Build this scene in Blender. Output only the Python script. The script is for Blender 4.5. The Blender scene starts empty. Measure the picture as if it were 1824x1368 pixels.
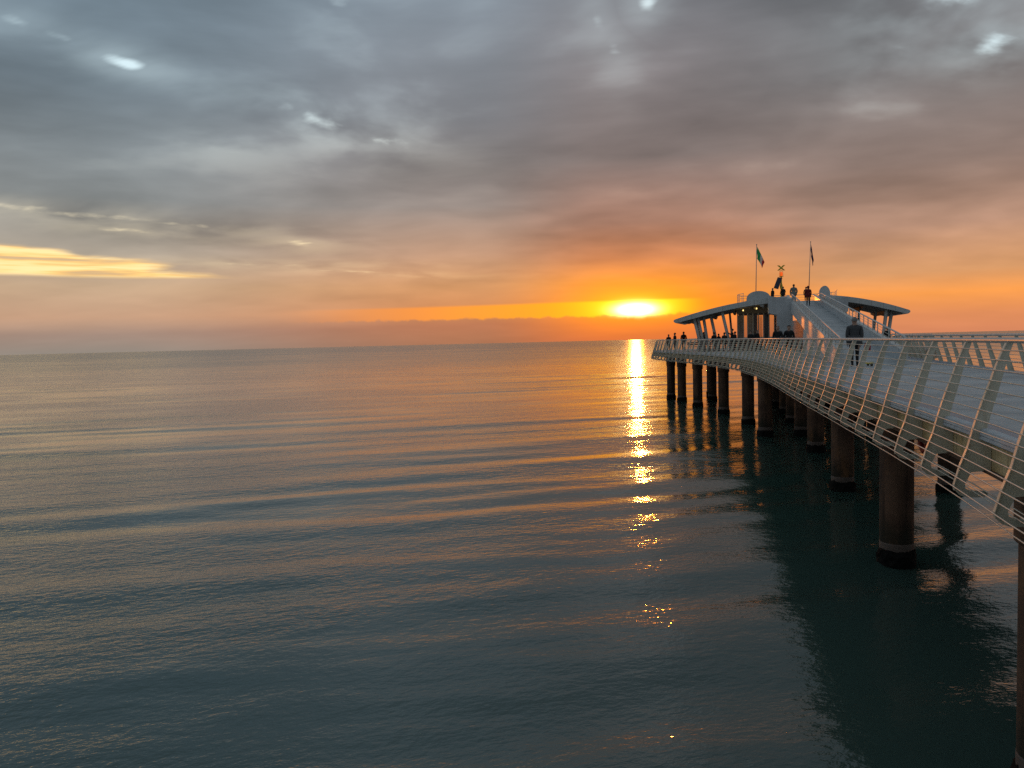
import bpy, bmesh, math, random
import numpy as np
from mathutils import Vector, Matrix
random.seed(7)
R = math.radians
SC = bpy.context.scene
COL = SC.collection

# ------------------------------------------------------------------ camera
EYE = 5.5                      # eye above the water
DECK = EYE - 1.18              # deck level above the water
cam_d = bpy.data.cameras.new('camera'); cam = bpy.data.objects.new('camera', cam_d); COL.objects.link(cam)
cam_d.sensor_width = 36.0; cam_d.lens = 1370.0 / 1824.0 * 36.0
cam_d.clip_start = 0.05; cam_d.clip_end = 60000
roll, pitch = R(1.385), R(3.08)
fwd = Vector((0, math.cos(pitch), -math.sin(pitch))); up0 = Vector((0, math.sin(pitch), math.cos(pitch))); r0 = Vector((1, 0, 0))
right = r0 * math.cos(roll) - up0 * math.sin(roll); upv = r0 * math.sin(roll) + up0 * math.cos(roll)
cam.matrix_world = Matrix(((right.x, upv.x, -fwd.x, 0), (right.y, upv.y, -fwd.y, 0), (right.z, upv.z, -fwd.z, EYE), (0, 0, 0, 1)))
SC.camera = cam

# ------------------------------------------------------------------ exposure
SC.view_settings.view_transform = 'Standard'
SC.view_settings.look = 'None'
SC.view_settings.exposure = 0.2
SC.view_settings.gamma = 1.0
SC.view_settings.use_curve_mapping = False
SC.cycles.use_denoising = False
SC.cycles.max_bounces = 5
SC.cycles.sample_clamp_indirect = 6.0

# ------------------------------------------------------------------ node helpers
def lin(c):
    return tuple((x / 12.92 if x <= .04045 else ((x + .055) / 1.055) ** 2.4) for x in (v / 255.0 for v in c))

class G:
    """tiny helper that writes node math"""
    def __init__(self, tree, nd='2D'): self.nd = nd; self.t = tree; self.n = tree.nodes; self.l = tree.links
    def put(self, sock, v):
        if isinstance(v, bpy.types.NodeSocket): self.l.new(v, sock)
        else: sock.default_value = v
    def m(self, op, a, b=0.0, c=None, clamp=False):
        k = self.n.new('ShaderNodeMath'); k.operation = op; k.use_clamp = clamp
        self.put(k.inputs[0], a); self.put(k.inputs[1], b)
        if c is not None: self.put(k.inputs[2], c)
        return k.outputs[0]
    def add(self, a, b): return self.m('ADD', a, b)
    def sub(self, a, b): return self.m('SUBTRACT', a, b)
    def mul(self, a, b): return self.m('MULTIPLY', a, b)
    def div(self, a, b): return self.m('DIVIDE', a, b)
    def rng(self, v, a, b, c=0.0, d=1.0, smooth=True):
        k = self.n.new('ShaderNodeMapRange'); k.interpolation_type = 'SMOOTHSTEP' if smooth else 'LINEAR'
        self.put(k.inputs[0], v)
        for i, x in enumerate((a, b, c, d)): self.put(k.inputs[i + 1], x)
        return k.outputs[0]
    def gauss(self, x, s):       # exp(-(x/s)^2)
        q = self.m('POWER', self.m('ABSOLUTE', self.div(x, s)), 2.0)
        return self.m('EXPONENT', self.mul(q, -1.0))
    def mix(self, f, a, b, mode='MIX'):
        k = self.n.new('ShaderNodeMix'); k.data_type = 'RGBA'; k.blend_type = mode
        self.put(k.inputs[0], f)
        for i, v in ((6, a), (7, b)):
            if isinstance(v, bpy.types.NodeSocket): self.l.new(v, k.inputs[i])
            else: k.inputs[i].default_value = tuple(v) + (1.0,) if len(v) == 3 else v
        return k.outputs[2]
    def ramp(self, v, stops, interp='EASE'):
        k = self.n.new('ShaderNodeValToRGB'); cr = k.color_ramp; cr.interpolation = interp
        while len(cr.elements) < len(stops): cr.elements.new(0.5)
        for e, (p, c) in zip(cr.elements, stops):
            e.position = p; e.color = tuple(c) + (1.0,) if len(c) == 3 else c
        self.put(k.inputs[0], v); return k.outputs[0]
    def noise(self, vec, scale, detail=4.0, rough=0.55, dist=0.0):
        k = self.n.new('ShaderNodeTexNoise'); k.noise_dimensions = self.nd
        if vec is not None: self.l.new(vec, k.inputs['Vector'])
        k.inputs['Scale'].default_value = scale; k.inputs['Detail'].default_value = detail
        k.inputs['Roughness'].default_value = rough; k.inputs['Distortion'].default_value = dist
        return k.outputs[0]
    def comb(self, x, y, z=0.0):
        k = self.n.new('ShaderNodeCombineXYZ')
        for i, v in enumerate((x, y, z)): self.put(k.inputs[i], v)
        return k.outputs[0]
    def sep(self, v):
        k = self.n.new('ShaderNodeSeparateXYZ'); self.l.new(v, k.inputs[0]); return k.outputs
    def scale(self, v, s):
        k = self.n.new('ShaderNodeMapping'); self.l.new(v, k.inputs[0]); k.inputs['Scale'].default_value = s; return k.outputs[0]

# ------------------------------------------------------------------ sky
SUN_AZ, SUN_EL = 9.22, 2.2       # degrees; azimuth clockwise from +Y
w = bpy.data.worlds.new('World'); SC.world = w; w.use_nodes = True
g = G(w.node_tree); w.node_tree.nodes.clear()
tc = g.n.new('ShaderNodeTexCoord')
dx, dy, dz = g.sep(tc.outputs['Generated'])[:3]
T = g.mul(g.m('ARCSINE', dz), 57.29578)                                # elevation, degrees
A0 = g.sub(g.mul(g.m('ARCTAN2', dx, dy), 57.29578), SUN_AZ)            # azimuth from the sun
A = g.m('WRAP', A0, 180.0, -180.0)
# cloud sheet: the view ray meets a layer overhead
den = g.add(g.m('MAXIMUM', dz, 0.0), 0.16)
px, py = g.div(dx, den), g.div(dy, den)
P = g.comb(px, py, 0.0)
warp = g.noise(P, 1.1, 2.0, .5)
Pw = g.comb(g.add(px, g.mul(g.sub(warp, .5), .40)), g.add(py, g.mul(g.sub(warp, .5), -.3)), 3.1)
n1 = g.noise(g.scale(Pw, (.85, 1.1, 1.0)), 1.3, 3.0, .46)
n2 = g.noise(g.scale(Pw, (.85, 1.1, 1.0)), 3.6, 4.0, .47)
n3 = g.noise(g.comb(g.mul(A, .06), g.mul(T, .42), 7.7), 1.6, 4.0, .55)     # long low bars near the horizon
cloud = g.add(g.mul(n1, .72), g.add(g.mul(n2, .24), g.mul(n3, .14)))        # about .55 mean
tf = g.div(T, 30.0)
def col(stops): return [(t / 30.0, lin(c)) for t, c in stops]
rl = g.ramp(tf, col([(0, (142, 132, 122)), (1.2, (156, 132, 118)), (2.3, (190, 152, 124)), (4.3, (188, 160, 131)), (6.5, (166, 155, 140)), (10, (132, 136, 136)), (17, (112, 125, 134)), (30, (122, 144, 160))]), 'LINEAR')
rm = g.ramp(tf, col([(0, (164, 110, 80)), (1.4, (180, 116, 82)), (2.4, (206, 136, 86)), (4.2, (204, 146, 98)), (6.5, (176, 137, 110)), (10, (138, 126, 119)), (16, (118, 119, 123)), (30, (117, 133, 146))]), 'LINEAR')
rs = g.ramp(tf, col([(0, (214, 112, 58)), (1.2, (230, 122, 46)), (2.4, (250, 140, 24)), (4.2, (232, 140, 50)), (6.0, (200, 128, 82)), (8.5, (164, 122, 102)), (13, (130, 117, 113)), (30, (117, 128, 139))]), 'LINEAR')
rr = g.ramp(tf, col([(0, (204, 128, 90)), (1.2, (212, 134, 86)), (2.6, (238, 152, 76)), (4.0, (206, 148, 100)), (7.0, (170, 132, 110)), (11, (140, 120, 111)), (17, (120, 118, 119)), (30, (120, 131, 140))]), 'LINEAR')
rb = g.ramp(tf, col([(0, (104, 104, 106)), (6, (106, 110, 114)), (14, (108, 114, 120)), (30, (112, 120, 127))]), 'LINEAR')
sk = g.mix(g.rng(A, -38, -11), rl, rm)
sk = g.mix(g.rng(A, -12, -1.5), sk, rs)
sk = g.mix(g.rng(A, 1.5, 15), sk, rr)
sk = g.mix(g.rng(g.m('ABSOLUTE', A), 55, 120), sk, rb)
zen = lin((116, 125, 132))
sk = g.mix(g.rng(T, 28, 65), sk, zen)
# light and dark of the cloud sheet
cs = g.rng(T, 1.0, 9.0, .2, 1.0)
shade = g.add(1.0, g.mul(cs, g.mul(g.sub(cloud, .545), 1.5)))
shade = g.m('MINIMUM', g.m('MAXIMUM', shade, .62), 1.6)
sk = g.mix(1.0, sk, g.comb(shade, shade, shade), 'MULTIPLY')
# thin places where brighter sky comes through
gaps = None; halo = None
fine = g.noise(g.scale(Pw, (.8, 1.2, 1)), 15.0, 3.0, .5)
for (a, t, sa, st, k, ti) in ((-35.0, 18.3, 1.3, .42, 1.05, -.05), (-38.4, 19.2, 1.8, .5, .5, -.25), (-41.0, 19.8, 1.5, .5, .45, -.1), (-22.4, 15.6, 1.9, .75, .84, -.3), (-25.0, 16.4, 2.0, .7, .52, -.2), (-18.2, 14.6, 2.4, .55, .55, -.15), (-29.0, 13.7, 1.6, .5, .42, 0),
                          (22.6, 17.2, 1.3, .7, .92, 0), (20.6, 20.2, 2.5, .9, .75, 0), (17.0, 17.6, 1.4, .9, .4, .2), (1.2, 22.7, .8, .6, .82, 0), (-2.4, 22.0, .8, 1.0, .42, -.3), (-1.2, 20.0, .7, 1.1, .36, -.4), (-20.7, 23.2, 1.4, .7, .65, 0),
                          (-37.8, 8.8, 3.6, .30, .72, -.03), (-41, 9.1, 3, .25, .6, -.03), (-32.0, 8.5, 3.2, .26, .66, -.06), (-35.6, 8.0, 2.5, .22, .6, -.05), (-24.4, 7.4, 1.2, .26, .74, -.05), (-26.4, 5.9, 4.5, .16, .6, -.01), (-20.6, 5.4, 3.5, .14, .62, -.05)):
    da = g.sub(A, a); dt = g.sub(g.sub(T, t), g.mul(da, ti))
    r2_ = g.add(g.m('POWER', g.m('ABSOLUTE', g.div(da, sa)), 2.0), g.m('POWER', g.m('ABSOLUTE', g.div(dt, st)), 2.0))
    q = g.mul(g.m('EXPONENT', g.mul(r2_, -1.0)), k); w2 = g.mul(g.m('EXPONENT', g.mul(r2_, -.16)), k)
    gaps = q if gaps is None else g.m('MAXIMUM', gaps, q); halo = w2 if halo is None else g.m('MAXIMUM', halo, w2)
fld = g.sub(g.add(g.mul(n2, .5), g.mul(fine, .5)), .5)
high = g.mul(g.rng(g.add(g.mul(n1, .5), g.mul(n2, .5)), .52, .70), g.mul(g.rng(T, 9, 15), .12))
crisp = g.mul(g.mul(g.rng(g.add(gaps, g.mul(fld, 1.7)), .38, 1.3), g.rng(gaps, .05, .45)), .9)
soft = g.mul(g.mul(halo, g.rng(n2, .30, .68)), .32)
gaps = g.m('MINIMUM', g.add(g.add(crisp, soft), high), 1.0)
sky = g.n.new('ShaderNodeTexSky'); sky.sky_type = 'NISHITA'; sky.sun_disc = False
sky.sun_elevation = R(SUN_EL); sky.sun_rotation = R(SUN_AZ); sky.altitude = 5
pale = g.mix(g.rng(T, 6, 18), lin((216, 196, 160)), lin((200, 222, 230)))
clear = g.mix(.05, pale, sky.outputs[0])
sk = g.mix(gaps, sk, clear)
# the low yellow break on the left: flat base, slanting top, ragged
rag = g.mul(g.sub(g.add(g.mul(n3, .6), g.mul(n2, .4)), .5), 2.4)
top = g.add(g.sub(7.0, g.mul(g.add(A, 43.0), .135)), rag)
yb = g.mul(g.rng(T, g.add(4.80, g.mul(rag, .15)), g.add(5.15, g.mul(rag, .15))), g.rng(T, g.add(top, .25), g.sub(top, .35)))
yb = g.mul(yb, g.mul(g.rng(A, -27, -33), g.rng(A, -75, -55)))
bars = g.noise(g.comb(g.mul(A, .09), g.mul(T, 1.5), 2.2), 1.4, 3.0, .5)
yb = g.mul(yb, g.rng(bars, .34, .52, .35, 1.0))
sk = g.mix(yb, sk, g.mix(g.rng(bars, .4, .65), lin((252, 200, 116)), (1.05, .78, .37)))
# the open slot along the top of the horizon bank, lit by the sun
rg2 = g.mul(g.sub(g.noise(g.comb(g.mul(A, .5), g.mul(T, .4), 1.0), 1.5, 4.0, .6), .5), .5)
lo = g.add(1.78, rg2)
hi = g.add(2.85, g.mul(g.m('MINIMUM', g.add(A, 6.0), 0.0), .012))
slot = g.mul(g.rng(T, g.sub(lo, .08), g.add(lo, .14)), g.rng(T, g.add(hi, .14), g.sub(hi, .10)))
slot = g.mul(slot, g.mul(g.rng(A, -27, -13), g.rng(A, 5.6, 2.2)))
sk = g.mix(g.mul(slot, .9), sk, g.mix(g.rng(A, -18, -4), lin((246, 148, 62)), lin((255, 166, 30))))
sl2 = g.mul(g.mul(slot, 1.2), g.gauss(A, 3.7))
sk = g.mix(g.m('MINIMUM', sl2, 1.0), sk, (1.12, .62, .015))
# glow round the sun and the sun itself, flattened between the cloud bars
glow = g.mul(g.gauss(A, 4.4), g.gauss(g.sub(T, 2.6), 1.55))
lift = g.mix(1.0, (0, 0, 0), (.42, .15, .0), 'ADD')
sk = g.mix(glow, sk, g.mix(1.0, sk, lift, 'ADD'))
core = g.mul(g.gauss(A, 2.1), g.gauss(g.sub(T, 2.35), .72))
core2 = g.mul(g.gauss(A, 1.2), g.gauss(g.sub(T, 2.2), .40))
hot = g.n.new('ShaderNodeVectorMath'); hot.operation = 'SCALE'; hot.inputs[0].default_value = (.8, .44, .01); g.l.new(core, hot.inputs['Scale'])
hot2 = g.n.new('ShaderNodeVectorMath'); hot2.operation = 'SCALE'; hot2.inputs[0].default_value = (6.0, 4.8, 2.6); g.l.new(core2, hot2.inputs['Scale'])
cut = g.rng(T, g.sub(lo, .42), g.add(lo, .1))
for hn in (hot, hot2):
    sc_ = hn.inputs['Scale']; src = sc_.links[0].from_socket; g.l.new(g.mul(src, cut), sc_)
sk = g.mix(1.0, sk, hot.outputs[0], 'ADD'); sk = g.mix(1.0, sk, hot2.outputs[0], 'ADD')
w.cycles.sampling_method = 'NONE'
bg = g.n.new('ShaderNodeBackground'); g.l.new(sk, bg.inputs[0]); bg.inputs[1].default_value = 1.0
wo = g.n.new('ShaderNodeOutputWorld'); g.l.new(bg.outputs[0], wo.inputs[0])

# ------------------------------------------------------------------ sun
sd = bpy.data.lights.new('sun', 'SUN'); sd.energy = 0.3; sd.angle = R(0.7); sd.color = (1.0, .27, .018)
so = bpy.data.objects.new('sun', sd); COL.objects.link(so)
sv = Vector((math.sin(R(SUN_AZ)) * math.cos(R(SUN_EL)), math.cos(R(SUN_AZ)) * math.cos(R(SUN_EL)), math.sin(R(SUN_EL))))
so.rotation_euler = sv.to_track_quat('Z', 'Y').to_euler(); so.location = sv * 200

# ------------------------------------------------------------------ water
def water_material():
    m = bpy.data.materials.new('sea_water'); m.use_nodes = True; t = m.node_tree; h = G(t)
    b = t.nodes['Principled BSDF']; b.inputs['IOR'].default_value = 1.52
    geo = h.n.new('ShaderNodeNewGeometry'); pos = geo.outputs['Position']
    x, y, z = h.sep(pos)[:3]
    ca, sa_ = math.cos(R(14)), math.sin(R(14))
    al = h.add(h.mul(x, ca), h.mul(y, sa_)); ac = h.sub(h.mul(y, ca), h.mul(x, sa_))     # along and across the crests
    q = h.comb(al, ac, 0)
    dist = h.m('SQRT', h.add(h.mul(x, x), h.mul(y, y)))
    big = h.noise(h.scale(q, (.012, .03, 1)), 1.0, 3.0, .5)
    patch = h.rng(big, .38, .62)                                        # breeze patches
    c = h.mix(patch, (.036, .076, .060), (.048, .084, .072))
    h.l.new(c, b.inputs['Base Color'])
    wind = h.rng(h.add(dist, h.mul(h.sub(big, .5), 900.0)), 480.0, 900.0)
    h.l.new(h.add(h.add(h.mul(patch, .03), h.rng(dist, 40, 350, 0.0, .13)), h.add(.045, h.mul(wind, .035))), b.inputs['Roughness'])
    r1 = h.noise(h.scale(q, (1.0, 1.9, 1)), 1.0, 3.0, .55)
    r2 = h.noise(h.scale(q, (3.4, 6.0, 1)), 1.0, 3.0, .6)
    r3 = h.noise(h.scale(q, (.10, .42, 1)), 1.0, 2.0, .5)
    cat = h.noise(h.scale(q, (.05, .13, 1)), 1.0, 4.0, .55)             # cat's-paws: ruffled and slick water side by side
    ruf = h.rng(cat, .38, .60, .50, 1.15)
    hgt = h.add(h.mul(h.mul(r1, .031), ruf), h.add(h.mul(h.mul(r2, h.add(.013, h.mul(patch, .010))), ruf), h.mul(r3, h.rng(dist, 60, 250, 0.0, .35))))
    bp = h.n.new('ShaderNodeBump'); bp.inputs['Strength'].default_value = 1.0; bp.inputs['Distance'].default_value = 1.0
    h.l.new(hgt, bp.inputs['Height']); h.l.new(bp.outputs[0], b.inputs['Normal'])
    return m

def make_water():
    rs_ = [3.0]
    while rs_[-1] < 320: rs_.append(rs_[-1] * 1.0085)
    while rs_[-1] < 45000: rs_.append(rs_[-1] * 1.05)
    rs_ = np.array(rs_)
    th = np.concatenate([np.linspace(-180, -56, 60)[:-1], np.linspace(-56, 56, 620), np.linspace(56, 180, 60)[1:-1]])
    thr = np.radians(th); nr, nt = len(rs_), len(th)
    RR, TT = np.meshgrid(rs_, thr, indexing='ij')
    X = RR * np.sin(TT); Y = RR * np.cos(TT)
    rng = np.random.default_rng(11)
    Z = np.zeros_like(X)
    dr = RR * .0085 * np.where(RR > 320, 6, 1)
    comps = []
    for i in range(20): comps.append((math.exp(rng.uniform(math.log(2.3), math.log(7.0))), -14 + rng.normal(0, 6), .0158))
    for i in range(4): comps.append((rng.uniform(9, 16), -18 + rng.normal(0, 5), .007))
    for i in range(26): comps.append((math.exp(rng.uniform(math.log(1.0), math.log(2.4))), -12 + rng.normal(0, 18), .0056))
    for i in range(26): comps.append((math.exp(rng.uniform(math.log(.45), math.log(1.1))), 10 + rng.normal(0, 35), .0030))
    for lam, dg, slope in comps:
        dirn = R(dg); k = 2 * math.pi / lam; kx, ky = k * math.sin(dirn), k * math.cos(dirn)
        amp = slope / k * rng.uniform(.5, 1.5)
        fade = np.clip((lam / dr - 3.0) / 4.0, 0, 1)
        Z += amp * fade * np.sin(kx * X + ky * Y + rng.uniform(0, 6.283))
    edge = np.clip((56 - np.abs(np.degrees(TT))) / 6.0, 0, 1)
    # groups: swell comes in sets, and is calmer in patches
    Z *= edge * (.75 + .45 * np.sin(X * .035 + Y * .06 + 1.0) * np.sin(Y * .021 - X * .017))
    V = np.stack([X, Y, Z], -1).reshape(-1, 3)
    V = np.vstack([V, [[0, 0, 0]]])
    i = np.arange(nr - 1)[:, None] * nt; j = np.arange(nt)[None, :]; j2 = (j + 1) % nt
    Q = np.stack([i + j, i + j2, i + nt + j2, i + nt + j], -1).reshape(-1, 4)[:, ::-1]
    tri = np.stack([np.full(nt, nr * nt), np.arange(nt), (np.arange(nt) + 1) % nt], -1)[:, ::-1]
    me = bpy.data.meshes.new('water')
    me.vertices.add(len(V)); me.vertices.foreach_set('co', V.astype(np.float32).ravel())
    loops = np.concatenate([Q.ravel(), tri.ravel()]); me.loops.add(len(loops)); me.loops.foreach_set('vertex_index', loops.astype(np.int32))
    n = len(Q) + len(tri); me.polygons.add(n)
    st = np.concatenate([np.arange(len(Q)) * 4, len(Q) * 4 + np.arange(len(tri)) * 3])
    me.polygons.foreach_set('loop_start', st.astype(np.int32))
    me.polygons.foreach_set('use_smooth', np.ones(n, dtype=bool))
    me.update(calc_edges=True); me.validate()
    me.materials.append(water_material())
    o = bpy.data.objects.new('water', me); COL.objects.link(o); o['kind'] = 'structure'
    o['label'] = 'calm rippled sea reaching to the horizon'
    return o
make_water()

# ------------------------------------------------------------------ mesh helpers
class MB:
    """collects faces in world coordinates and links them as one mesh object"""
    def __init__(self): self.v = []; self.f = []; self.s = []
    def face(self, idx, smooth=False): self.f.append(idx); self.s.append(smooth)
    def box(self, o, ax, ay, az, smooth=False):
        """box from corner o along three vectors"""
        o, ax, ay, az = Vector(o), Vector(ax), Vector(ay), Vector(az); n = len(self.v)
        for c in (0, 1):
            for a, b in ((0, 0), (1, 0), (1, 1), (0, 1)): self.v.append(o + ax * a + ay * b + az * c)
        fl = ax.cross(ay).dot(az) < 0
        for q in ((3, 2, 1, 0), (4, 5, 6, 7), (0, 1, 5, 4), (1, 2, 6, 5), (2, 3, 7, 6), (3, 0, 4, 7)):
            self.face([n + i for i in (q[::-1] if fl else q)])
        return self
    def cbox(self, c, sx, sy, sz, rz=0.0):
        ca, sa = math.cos(rz), math.sin(rz); ax = Vector((ca, sa, 0)); ay = Vector((-sa, ca, 0))
        return self.box(Vector(c) - ax * sx / 2 - ay * sy / 2, ax * sx, ay * sy, Vector((0, 0, sz)))
    def tube(self, pts, r, n=8, cap=True, smooth=True):
        pts = [Vector(p) for p in pts]; m = len(pts); base = len(self.v)
        rr_ = r if hasattr(r, '__len__') else [r] * m
        ref = Vector((0, 0, 1)); t0 = (pts[1] - pts[0]).normalized()
        if abs(t0.z) > .9: ref = Vector((1, 0, 0))
        for i, p in enumerate(pts):
            t = (pts[min(i + 1, m - 1)] - pts[max(i - 1, 0)]).normalized()
            u = ref.cross(t); u = u.normalized() if u.length > 1e-6 else Vector((1, 0, 0)); w_ = t.cross(u)
            for k in range(n):
                a = 2 * math.pi * k / n; self.v.append(p + (u * math.cos(a) + w_ * math.sin(a)) * rr_[i])
        for i in range(m - 1):
            for k in range(n):
                a, b = base + i * n + k, base + i * n + (k + 1) % n
                self.face([a, b, b + n, a + n], smooth)
        if cap:
            self.face([base + k for k in range(n)][::-1]); self.face([base + (m - 1) * n + k for k in range(n)])
        return self
    def prism(self, poly, d):
        """closed planar outline (3-D points) pushed along vector d"""
        n = len(self.v); m = len(poly); d = Vector(d); poly = [Vector(p) for p in poly]
        nrm = Vector((0, 0, 0))
        for i in range(m): nrm += poly[i].cross(poly[(i + 1) % m])
        fl = nrm.dot(d) > 0
        self.v += poly + [p + d for p in poly]
        lo, hi = list(range(n, n + m)), list(range(n + m, n + 2 * m))
        self.face(lo[::-1] if fl else lo); self.face(hi if fl else hi[::-1])
        for i in range(m):
            j = (i + 1) % m; q = [lo[i], lo[j], hi[j], hi[i]]
            self.face(q if fl else q[::-1])
        return self
    def sweep(self, prof, frames, closed=True, smooth=False, caps=True):
        """profile [(o, z)] carried along frames [(point, out)]"""
        n = len(self.v); m = len(prof)
        for p, out in frames:
            for o, z in prof: self.v.append(Vector((p[0] + out[0] * o, p[1] + out[1] * o, p[2] + z)))
        for i in range(len(frames) - 1):
            for k in range(m if closed else m - 1):
                a, b = n + i * m + k, n + i * m + (k + 1) % m
                self.face([a, b, b + m, a + m], smooth)
        if closed and caps:
            self.face([n + k for k in range(m)][::-1]); self.face([n + (len(frames) - 1) * m + k for k in range(m)])
        return self
    def lathe(self, c, prof, n=16, axis=None, smooth=True):
        """profile [(r, z)] round the vertical through c"""
        b = len(self.v); c = Vector(c)
        for r, z in prof:
            for k in range(n):
                a = 2 * math.pi * k / n; self.v.append(c + Vector((r * math.cos(a), r * math.sin(a), z)))
        for i in range(len(prof) - 1):
            for k in range(n):
                p, q = b + i * n + k, b + i * n + (k + 1) % n
                self.face([p, q, q + n, p + n], smooth)
        self.face([b + k for k in range(n)][::-1]); self.face([b + (len(prof) - 1) * n + k for k in range(n)])
        return self
    def mesh(self, name, mat, off=None):
        me = bpy.data.meshes.new(name); off = Vector(off) if off is not None else Vector((0, 0, 0))
        me.from_pydata([tuple(p - off) for p in map(Vector, self.v)], [], self.f)
        me.polygons.foreach_set('use_smooth', self.s)
        me.update(); me.materials.append(mat)
        return me
    def build(self, name, mat, parent=None, at=None):
        """at: this object's own origin in world space (default: the parent's)"""
        pw = Vector(parent['_o']) if parent is not None and '_o' in parent else Vector((0, 0, 0))
        o_ = Vector(at) if at is not None else pw
        o = bpy.data.objects.new(name, self.mesh(name, mat, o_)); COL.objects.link(o)
        o.location = o_ - pw
        if parent is not None: o.parent = parent
        o['_o'] = tuple(o_)
        return o

def empty(name, loc, label, cat, group=None):
    o = bpy.data.objects.new(name, None); COL.objects.link(o); o.location = loc; o.empty_display_size = .2
    o['_o'] = tuple(loc); tag(o, label, cat, group); return o
def tag(o, label, cat, group=None):
    o['label'] = label; o['category'] = cat
    if group: o['group'] = group
def link_copy(name, me, parent, loc, rz=0.0):
    o = bpy.data.objects.new(name, me); COL.objects.link(o); o.parent = parent
    o.location = Vector(loc) - Vector(parent['_o']); o.rotation_euler = (0, 0, rz); o['_o'] = tuple(loc); return o

# ------------------------------------------------------------------ materials
MATS = {}
def mat(name, c, rough=.6, metal=0.0, c2=None, scale=3.0, bump=0.0, spec=.5, coat=0.0, streak=None, streak_c=None, emit=None, thresh=(.42, .66)):
    """plain paint / concrete / metal with uneven tone; streak = vertical run marks"""
    if name in MATS: return MATS[name]
    m = bpy.data.materials.new(name); m.use_nodes = True; h = G(m.node_tree, '3D'); b = m.node_tree.nodes['Principled BSDF']
    geo = h.n.new('ShaderNodeNewGeometry'); pos = geo.outputs['Position']
    n = h.noise(pos, scale, 4.0, .6)
    c2 = c2 or tuple(x * .82 for x in c)
    colr = h.mix(h.rng(n, .35, .65), c, c2)
    if streak:
        ns = h.noise(h.scale(pos, (streak, streak, streak * .07)), 1.0, 4.0, .6)
        colr = h.mix(h.mul(h.rng(ns, *thresh), .85), colr, streak_c)
    h.l.new(colr, b.inputs['Base Color'])
    n2 = h.noise(pos, scale * 6, 3.0, .6)
    h.l.new(h.add(rough - .07, h.mul(n2, .14)), b.inputs['Roughness'])
    b.inputs['Metallic'].default_value = metal; b.inputs['Specular IOR Level'].default_value = spec
    b.inputs['Coat Weight'].default_value = coat
    if bump:
        bp = h.n.new('ShaderNodeBump'); bp.inputs['Strength'].default_value = bump; bp.inputs['Distance'].default_value = .02
        h.l.new(n2, bp.inputs['Height']); h.l.new(bp.outputs[0], b.inputs['Normal'])
    if emit: b.inputs['Emission Color'].default_value = tuple(emit[:3]) + (1,); b.inputs['Emission Strength'].default_value = emit[3]
    MATS[name] = m; return m
M_WHITE = mat('white_paint', (.64, .65, .63), .5, spec=.3, c2=(.57, .585, .575), scale=2.0, streak=4.0, streak_c=(.48, .47, .43), thresh=(.56, .8))
M_RIB = mat('rail_paint', (.74, .70, .57), .36, c2=(.64, .60, .47), scale=4.0, streak=14.0, streak_c=(.46, .37, .24), thresh=(.60, .82))
M_WIRE = mat('steel_wire', (.78, .73, .62), .42, metal=.1, scale=5)
M_RAIL = mat('handrail_steel', (.66, .65, .62), .38, metal=.25, scale=3)
M_DECK = mat('deck_concrete', (.50, .525, .53), .6, c2=(.38, .405, .415), scale=.75, bump=.35, streak=.9, streak_c=(.27, .29, .30), thresh=(.5, .75))
M_GUT = mat('gutter_membrane', (.22, .27, .33), .45, c2=(.26, .31, .37), scale=3)
M_NOSE = mat('edge_nosing', (.60, .63, .66), .7, spec=.15, c2=(.50, .53, .56), scale=4)
M_RUST = mat('rusty_panel', (.80, .64, .37), .7, c2=(.64, .46, .22), scale=3, bump=.3, streak=11.0, streak_c=(.16, .07, .025), thresh=(.54, .72))
M_FLNG = mat('rusty_flange', (.16, .085, .05), .8, c2=(.10, .05, .03), scale=6, bump=.4)
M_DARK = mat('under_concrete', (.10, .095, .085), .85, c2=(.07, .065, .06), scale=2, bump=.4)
M_PILE = mat('pile_steel', (.21, .115, .072), .72, c2=(.12, .062, .04), scale=1.4, bump=.5, streak=3.0, streak_c=(.05, .028, .02))
M_MUSL = mat('mussel_crust', (.008, .008, .008), .9, spec=.1, c2=(.016, .015, .013), scale=9, bump=1.0)
M_SALT = mat('salt_band', (.12, .095, .08), .8, c2=(.14, .10, .08), scale=8, bump=.6)

# ------------------------------------------------------------------ pier outline
def spline(ctrl, step=.25):
    out = []; n = len(ctrl); c = [Vector((p[0], p[1], 0)) for p in ctrl]
    for i in range(n - 1):
        p0, p1, p2, p3 = c[max(i - 1, 0)], c[i], c[i + 1], c[min(i + 2, n - 1)]
        m = max(2, int((p2 - p1).length / step))
        for k in range(m):
            t = k / m
            out.append(.5 * ((2 * p1) + (p2 - p0) * t + (2 * p0 - 5 * p1 + 4 * p2 - p3) * t * t + (3 * p1 - p0 - 3 * p2 + p3) * t ** 3))
    out.append(c[-1]); return out
def resample(pts, step, first=0.0):
    L = [0.0]
    for a, b in zip(pts, pts[1:]): L.append(L[-1] + (b - a).length)
    res = []; d = first; i = 0
    while d < L[-1]:
        while L[i + 1] < d: i += 1
        t = (d - L[i]) / max(L[i + 1] - L[i], 1e-9); res.append(pts[i].lerp(pts[i + 1], t)); d += step
    return res
def frames(pts, side):
    """(point, outward) with outward to the left (side=-1) or right (+1) of travel"""
    fr = []
    for i, p in enumerate(pts):
        t = (pts[min(i + 1, len(pts) - 1)] - pts[max(i - 1, 0)]).normalized()
        out = Vector((t.y, -t.x, 0)) * side
        fr.append((Vector((p.x, p.y, DECK)), out))
    return fr
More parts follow.
